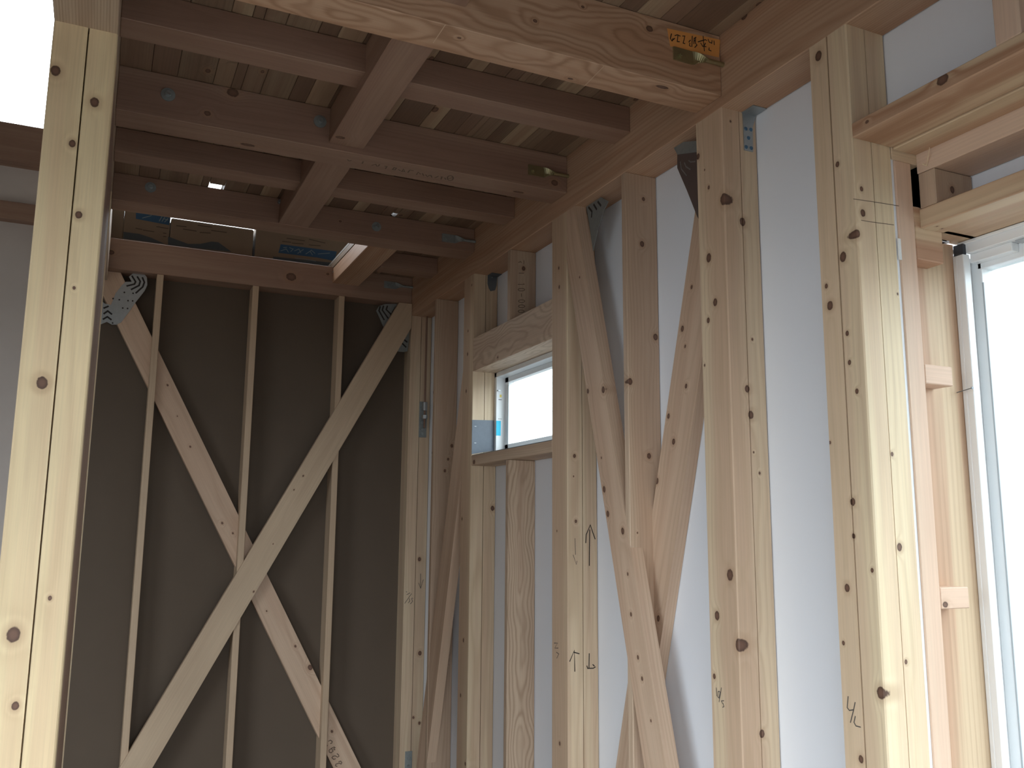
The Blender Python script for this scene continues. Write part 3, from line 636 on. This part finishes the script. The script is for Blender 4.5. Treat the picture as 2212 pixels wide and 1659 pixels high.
add_prism(bm, q, (0, 1, 0), .0025); add_box(bm, (.067, YA-.05, ZT-.0025), (.118, YA, ZT-.0001), 0); link('plate', finish(bm, 'p', cb2.location), M['darkmetal'], cb2)
p = PY(1062, 600, YA-.0025); bm = bmesh.new(); add_cyl(bm, p, p-Vector((0, .006, 0)), .004, 10); link('screw', finish(bm, 's', cb2.location), M['zinc'], cb2)
# hold-down on the corner post
hdn = empty('hold_down', (.08, YF, Z(.6)), 'hold-down strap with a long rod on the corner post', 'bracket')
boxes('plate', [((.058, YF-.004, Z(.50)), (.102, YF, Z(.696)))], M['zincdull'], hdn, hdn.location, .001)
bm = bmesh.new(); add_cyl(bm, (.083, YF-.02, Z(.55)), (.083, YF-.02, ZT+.002), .0055, 10); link('rod', finish(bm, 'r', hdn.location), wood('fir', tint=.8), hdn)
bm = bmesh.new(); add_cyl(bm, (.083, YF-.02, Z(.645)), (.083, YF-.02, Z(.69)), .014, 12); link('sleeve', finish(bm, 'r', hdn.location), M['zinc'], hdn)
bm = bmesh.new(); add_cyl(bm, (.083, YF-.02, Z(.60)), (.083, YF-.02, Z(.62)), .016, 6); link('nut', finish(bm, 'r', hdn.location), M['zinc'], hdn)
for zz in (.58, .545, .52):
    bm = bmesh.new(); add_cyl(bm, (.075, YF-.003, Z(zz)), (.075, YF-.011, Z(zz)), .008, 6); link('bolt', finish(bm, 'b', hdn.location), M['zinc'], hdn)
hd2 = empty('hold_down', (.047, YF, Z(-1.3)), 'lower bolted steel plate low on the corner post', 'bracket')
boxes('plate', [((.028, YF-.004, Z(-1.32)), (.066, YF, Z(-1.117)))], M['zincdull'], hd2, hd2.location, .001)
for zz in (-1.15, -1.19, -1.33):
    bm = bmesh.new(); add_cyl(bm, (.045, YF-.003, Z(zz)), (.045, YF-.010, Z(zz)), .008, 6); link('bolt', finish(bm, 'b', hd2.location), M['zinc'], hd2)

# ------------------------------------------------------------------ paper label and pen marks
lab = empty('paper_label', PY(1497, 90, 1.86), 'orange handwritten paper label upside down on the big joist', 'label')
bm = bmesh.new(); add_prism(bm, [PY(x, y, 1.8596) for x, y in ((1441, 61), (1556, 86), (1553, 124), (1448, 100))], (0, 1, 0), .0005); link('paper', finish(bm, 'paper', lab.location), M['orange'], lab)
def lb(*p): return [(1430+x/14.75, 50+y/14.75) for x, y in p]
strokes(lab, 'handwriting', ('Y', 1.8596), [lb((300, 345), (262, 490), (315, 575), (345, 500)), lb((315, 560), (400, 490)), lb((410, 400), (490, 375), (575, 415)), lb((505, 385), (480, 590), (550, 595)),
    lb((655, 415), (725, 415), (670, 640), (725, 655)), lb((960, 420), (945, 750)), lb((900, 545), (850, 605)), lb((885, 640), (870, 720), (910, 745)), lb((1080, 455), (1020, 490), (1010, 660)), lb((1055, 480), (1060, 640), (1110, 700), (1040, 780)), lb((1020, 570), (1060, 560)),
    lb((1305, 420), (1345, 890)), lb((1145, 600), (1380, 530), (1420, 560)), lb((1230, 640), (1290, 740)), lb((1380, 640), (1340, 720)), lb((1300, 740), (1400, 755)), lb((1465, 520), (1500, 610), (1575, 640)), lb((1590, 560), (1580, 650)), lb((1650, 570), (1660, 690)), lb((1500, 790), (1490, 860), (1560, 890))], .0026, M['ink'])
def sc(ox, oy, k, *p): return [(ox+x/k, oy+y/k) for x, y in p]
pb = lambda *p: sc(1220, 1120, 4.88, *p)
strokes(postB, 'pen_arrow', ('Y', YB), [pb((220, 255), (225, 170), (268, 68), (295, 150), (318, 215)), pb((262, 120), (258, 495)), pb((105, 1610), (100, 1390), (52, 1505)), pb((95, 1410), (150, 1425)), pb((257, 1425), (254, 1570)), pb((232, 1555), (240, 1580), (300, 1578), (320, 1565)), pb((295, 1540), (310, 1555))], .0035, M['ink'])
strokes(postB, 'pencil_arrow', ('Y', YB), [pb((107, 210), (112, 380)), pb((88, 385), (120, 485), (128, 450))], .002, M['pencil'])
strokes(postB, 'pencil_figures', ('X', 0.), [sc(780, 1060, 2.765, (1155, 910), (1175, 910), (1158, 940), (1178, 940)), sc(780, 1060, 2.765, (1168, 965), (1182, 975), (1170, 1000))], .003, M['pencil'])
pc = lambda *p: sc(1530, 1440, 6.32, *p)
strokes(postC, 'pencil_figures', ('X', 0.), [pc((112, 290), (120, 400)), pc((182, 290), (150, 480)), pc((135, 345), (150, 335), (165, 350), (150, 430), (132, 410), (138, 350)), pc((215, 465), (180, 470), (195, 500)), pc((205, 500), (215, 545), (200, 555))], .0022, M['pencil'])
strokes(postD, 'pencil_figures', ('X', 0.), [pc((1912, 410), (1900, 560), (1930, 598), (1980, 590)), pc((2008, 490), (1985, 600), (1945, 760)), pc((2010, 680), (1992, 760), (2020, 810), (2080, 825))], .0024, M['pencil'])
pf = lambda *p: sc(870, 1260, 27.6, *p)
strokes(postF, 'pencil_figures', ('Y', YF), [pf((200, 500), (250, 520)), pf((240, 680), (430, 570)), pf((520, 620), (120, 1190)), pf((400, 910), (420, 1060), (330, 1160)), pf((520, 900), (580, 1080), (450, 1230)), pf((560, 880), (600, 900))], .003, M['pencil'])
strokes(postF, 'pencil_arrow', ('Y', YF), [sc(860, 1180, 5.53, (268, 330), (268, 500)), sc(860, 1180, 5.53, (245, 440), (268, 505), (300, 400))], .003, M['pencil'])
ps = lambda *p: sc(1090, 540, 10.375, *p)
def pso(cx, cy, rx, ry): return ps(*oval(cx, cy, rx, ry))
strokes(s1, 'stamped_figures', ('Y', 3.272), [ps((300, 772), (440, 772), (425, 755)), pso(375, 890, 75, 30), ps((375, 980), (375, 1045)), pso(380, 1148, 72, 30), pso(380, 1262, 72, 30), pso(370, 1375, 70, 28), ps((310, 280), (360, 260), (375, 285)), ps((430, 240), (430, 320)), ps((320, 520), (430, 520))], .0026, M['stamp'])
p3 = lambda *p: sc(690, 1540, 13.94, *p)
strokes(b1, 'stamped_figures', nb1, [p3((275, 850), (330, 820), (385, 860), (370, 910), (330, 920)), p3((210, 900), (200, 960), (240, 985)), p3((470, 1105), (440, 1110), (430, 1080), (470, 1045), (440, 1025), (370, 1060), (290, 1120), (295, 1180), (350, 1200), (410, 1150), (370, 1080)),
    p3((530, 1225), (580, 1270), (585, 1310), (545, 1330), (470, 1290), (400, 1310), (375, 1350), (430, 1400), (480, 1380)), p3((580, 1470), (640, 1450), (675, 1500), (650, 1540), (600, 1510)), p3((600, 1515), (560, 1520), (490, 1545), (480, 1590), (530, 1610))], .0042, M['stamp'])
pj = lambda *p: sc(740, 325, 8.508, *p)
strokes(j2, 'stamped_lettering', ('Z', 1.241), [pj(*oval(1980, 505, 55, 45)), pj((1950, 510), (2010, 500)), pj((1880, 500), (1895, 530)), pj((1810, 480), (1840, 485)), pj((1810, 525), (1825, 480)), pj((1700, 500), (1760, 470)), pj((1620, 450), (1640, 490)), pj((1530, 445), (1560, 480), (1600, 450)), pj((1470, 420), (1490, 460)), pj((1360, 440), (1390, 395), (1430, 430)), pj((1240, 355), (1300, 370)),
    pj((1200, 400), (1230, 365)), pj((1090, 385), (1120, 335), (1140, 385), (1095, 375)), pj((1030, 350), (1060, 365)), pj((920, 345), (950, 310), (990, 320), (960, 355), (925, 350)), pj((780, 285), (815, 290), (790, 330)), pj((655, 285), (680, 255)), pj((540, 270), (610, 250), (630, 285)), pj((360, 235), (380, 200)), pj((90, 165), (120, 190), (160, 180))], .0045, M['stamp'], joined=True)
strokes(j1, 'scribed_line', ('Z', 1.203), [[(1304, 143), (1262, 186)], [(962, 53), (936, 92)]], .0022, M['scribe'])

strokes(postD, 'recess_edge_shade', ('Y', YD), [[(1843, 430), (1885, 436), (1941, 445)], [(1860, 476), (1884, 480), (1930, 486)]], .0016, M['stamp'])  # edges of a shallow notch, their shade drawn as dark lines
ps_ = boxes('paper_scrap', [((.1205, YD-.004, Z(.618)), (.1285, YD-.001, Z(.668)))], M['pvc']); tag(ps_, 'white paper scrap wedged between the broad post and the furring strip', 'paper')

# ------------------------------------------------------------------ cardboard boxes upstairs
def carton(label, x0, x1, z1, y0=4.715, y1=5.0):
    o = empty('cardboard_box', ((x0+x1)/2, (y0+y1)/2, Z(1.393)), label, 'box', 'cardboard boxes on the upper floor')
    boxes('carton', [((x0, y0, Z(1.393)), (x1, y1, z1))], M['card'], o, o.location, .003)
    boxes('flap', [((x0+.004, y0+.004, z1), ((x0+x1)/2-.001, y1-.004, z1+.003)), (((x0+x1)/2+.001, y0+.004, z1), (x1-.004, y1-.004, z1+.003))], M['card'], o, o.location)
    return o
def print_poly(o, name, pts, mat, Y=4.715):
    bm = bmesh.new(); add_prism(bm, [PY(x, y, Y-.0006) for x, y in pts], (0, 1, 0), .0005); return link(name, finish(bm, name, o.location), mat, o)
yB = 4.715
def bx(px, py=500): return PY(px, py, yB).x
zbx = PY(430, 489, yB).z
c1 = carton('cardboard box with blue print above the wavy brace plate', bx(266), bx(366.5), zbx+.05)
c2 = carton('low cardboard box with slate print between the two blue-printed boxes', bx(368), bx(548), PY(460, 494, yB).z+.024)
c3 = carton('cardboard box with a large blue band beside the lit cross beam', bx(553), -.30, zbx+.05)
c0 = carton('plain cardboard box half hidden behind the bright post', bx(180), bx(265.8), zbx+.05)
b4 = lambda *p: sc(240, 440, 6.9125, *p)
print_poly(c1, 'blue_band', b4((370, 135), (880, 205), (865, 320), (370, 225)), M['cardblue'])
print_poly(c1, 'slate_hill', b4((185, 420), (420, 450), (600, 510), (800, 600), (180, 520)), M['cardgrey'])
print_poly(c2, 'slate_hill', b4((850, 490), (1150, 600), (1330, 600), (1500, 565), (1600, 575), (1760, 690), (1800, 720), (850, 615)), M['cardgrey'])
strokes(c1, 'white_print', ('Y', yB), [b4((470, 215), (600, 180)), b4((720, 260), (760, 190)), b4((760, 265), (800, 205)), b4((800, 275), (850, 220)), b4((780, 225), (850, 245))], .004, M['cardpale'], .0016, joined=True)
strokes(c1, 'small_print', ('Y', yB), [b4((680, 345), (730, 350)), b4((740, 355), (850, 372)), b4((370, 370), (460, 385)), b4((480, 395), (640, 420)), b4((780, 440), (820, 445)), b4((780, 490), (820, 495))], .004, M['cardink'], .0012, joined=True)
strokes(c2, 'small_print', ('Y', yB), [b4((980, 330), (1120, 345)), b4((1080, 380), (1270, 410)), b4((1330, 430), (1480, 440)), b4((1300, 325), (1500, 350)), b4((1500, 400), (1720, 430))], .0045, M['cardink'], .0012, joined=True)
b5 = lambda *p: sc(590, 500, 14.75, *p)
print_poly(c3, 'blue_band', b5((240, 405), (2030, 640), (1950, 960), (1850, 920), (1400, 830), (170, 680)), M['cardblue'])
print_poly(c3, 'slate_base', b5((0, 800), (1900, 1000), (1900, 1150), (0, 900)), M['cardgrey'])
strokes(c3, 'white_print', ('Y', yB), [b5((330, 520), (430, 510)), b5((240, 620), (420, 560), (480, 660)), b5((520, 520), (640, 560), (560, 640)), b5((680, 620), (820, 560), (880, 680)), b5((780, 700), (960, 580)), b5((1040, 720), (1220, 600), (1330, 700)), b5((1180, 640), (1250, 750)), b5((1430, 720), (1800, 690))], .0035, M['cardpale'], .0016, joined=True)
strokes(c3, 'white_line', ('Y', yB), [b5((690, 850), (1000, 880), (1350, 950))], .003, M['cardpale'], .0016)
strokes(c3, 'small_print', ('Y', yB), [b5((300, 320), (560, 345)), b5((600, 370), (960, 400)), b5((1150, 430), (1500, 460)), b5((440, 220), (1000, 300)), b5((1150, 250), (1650, 370))], .004, M['cardink'], .0012, joined=True)
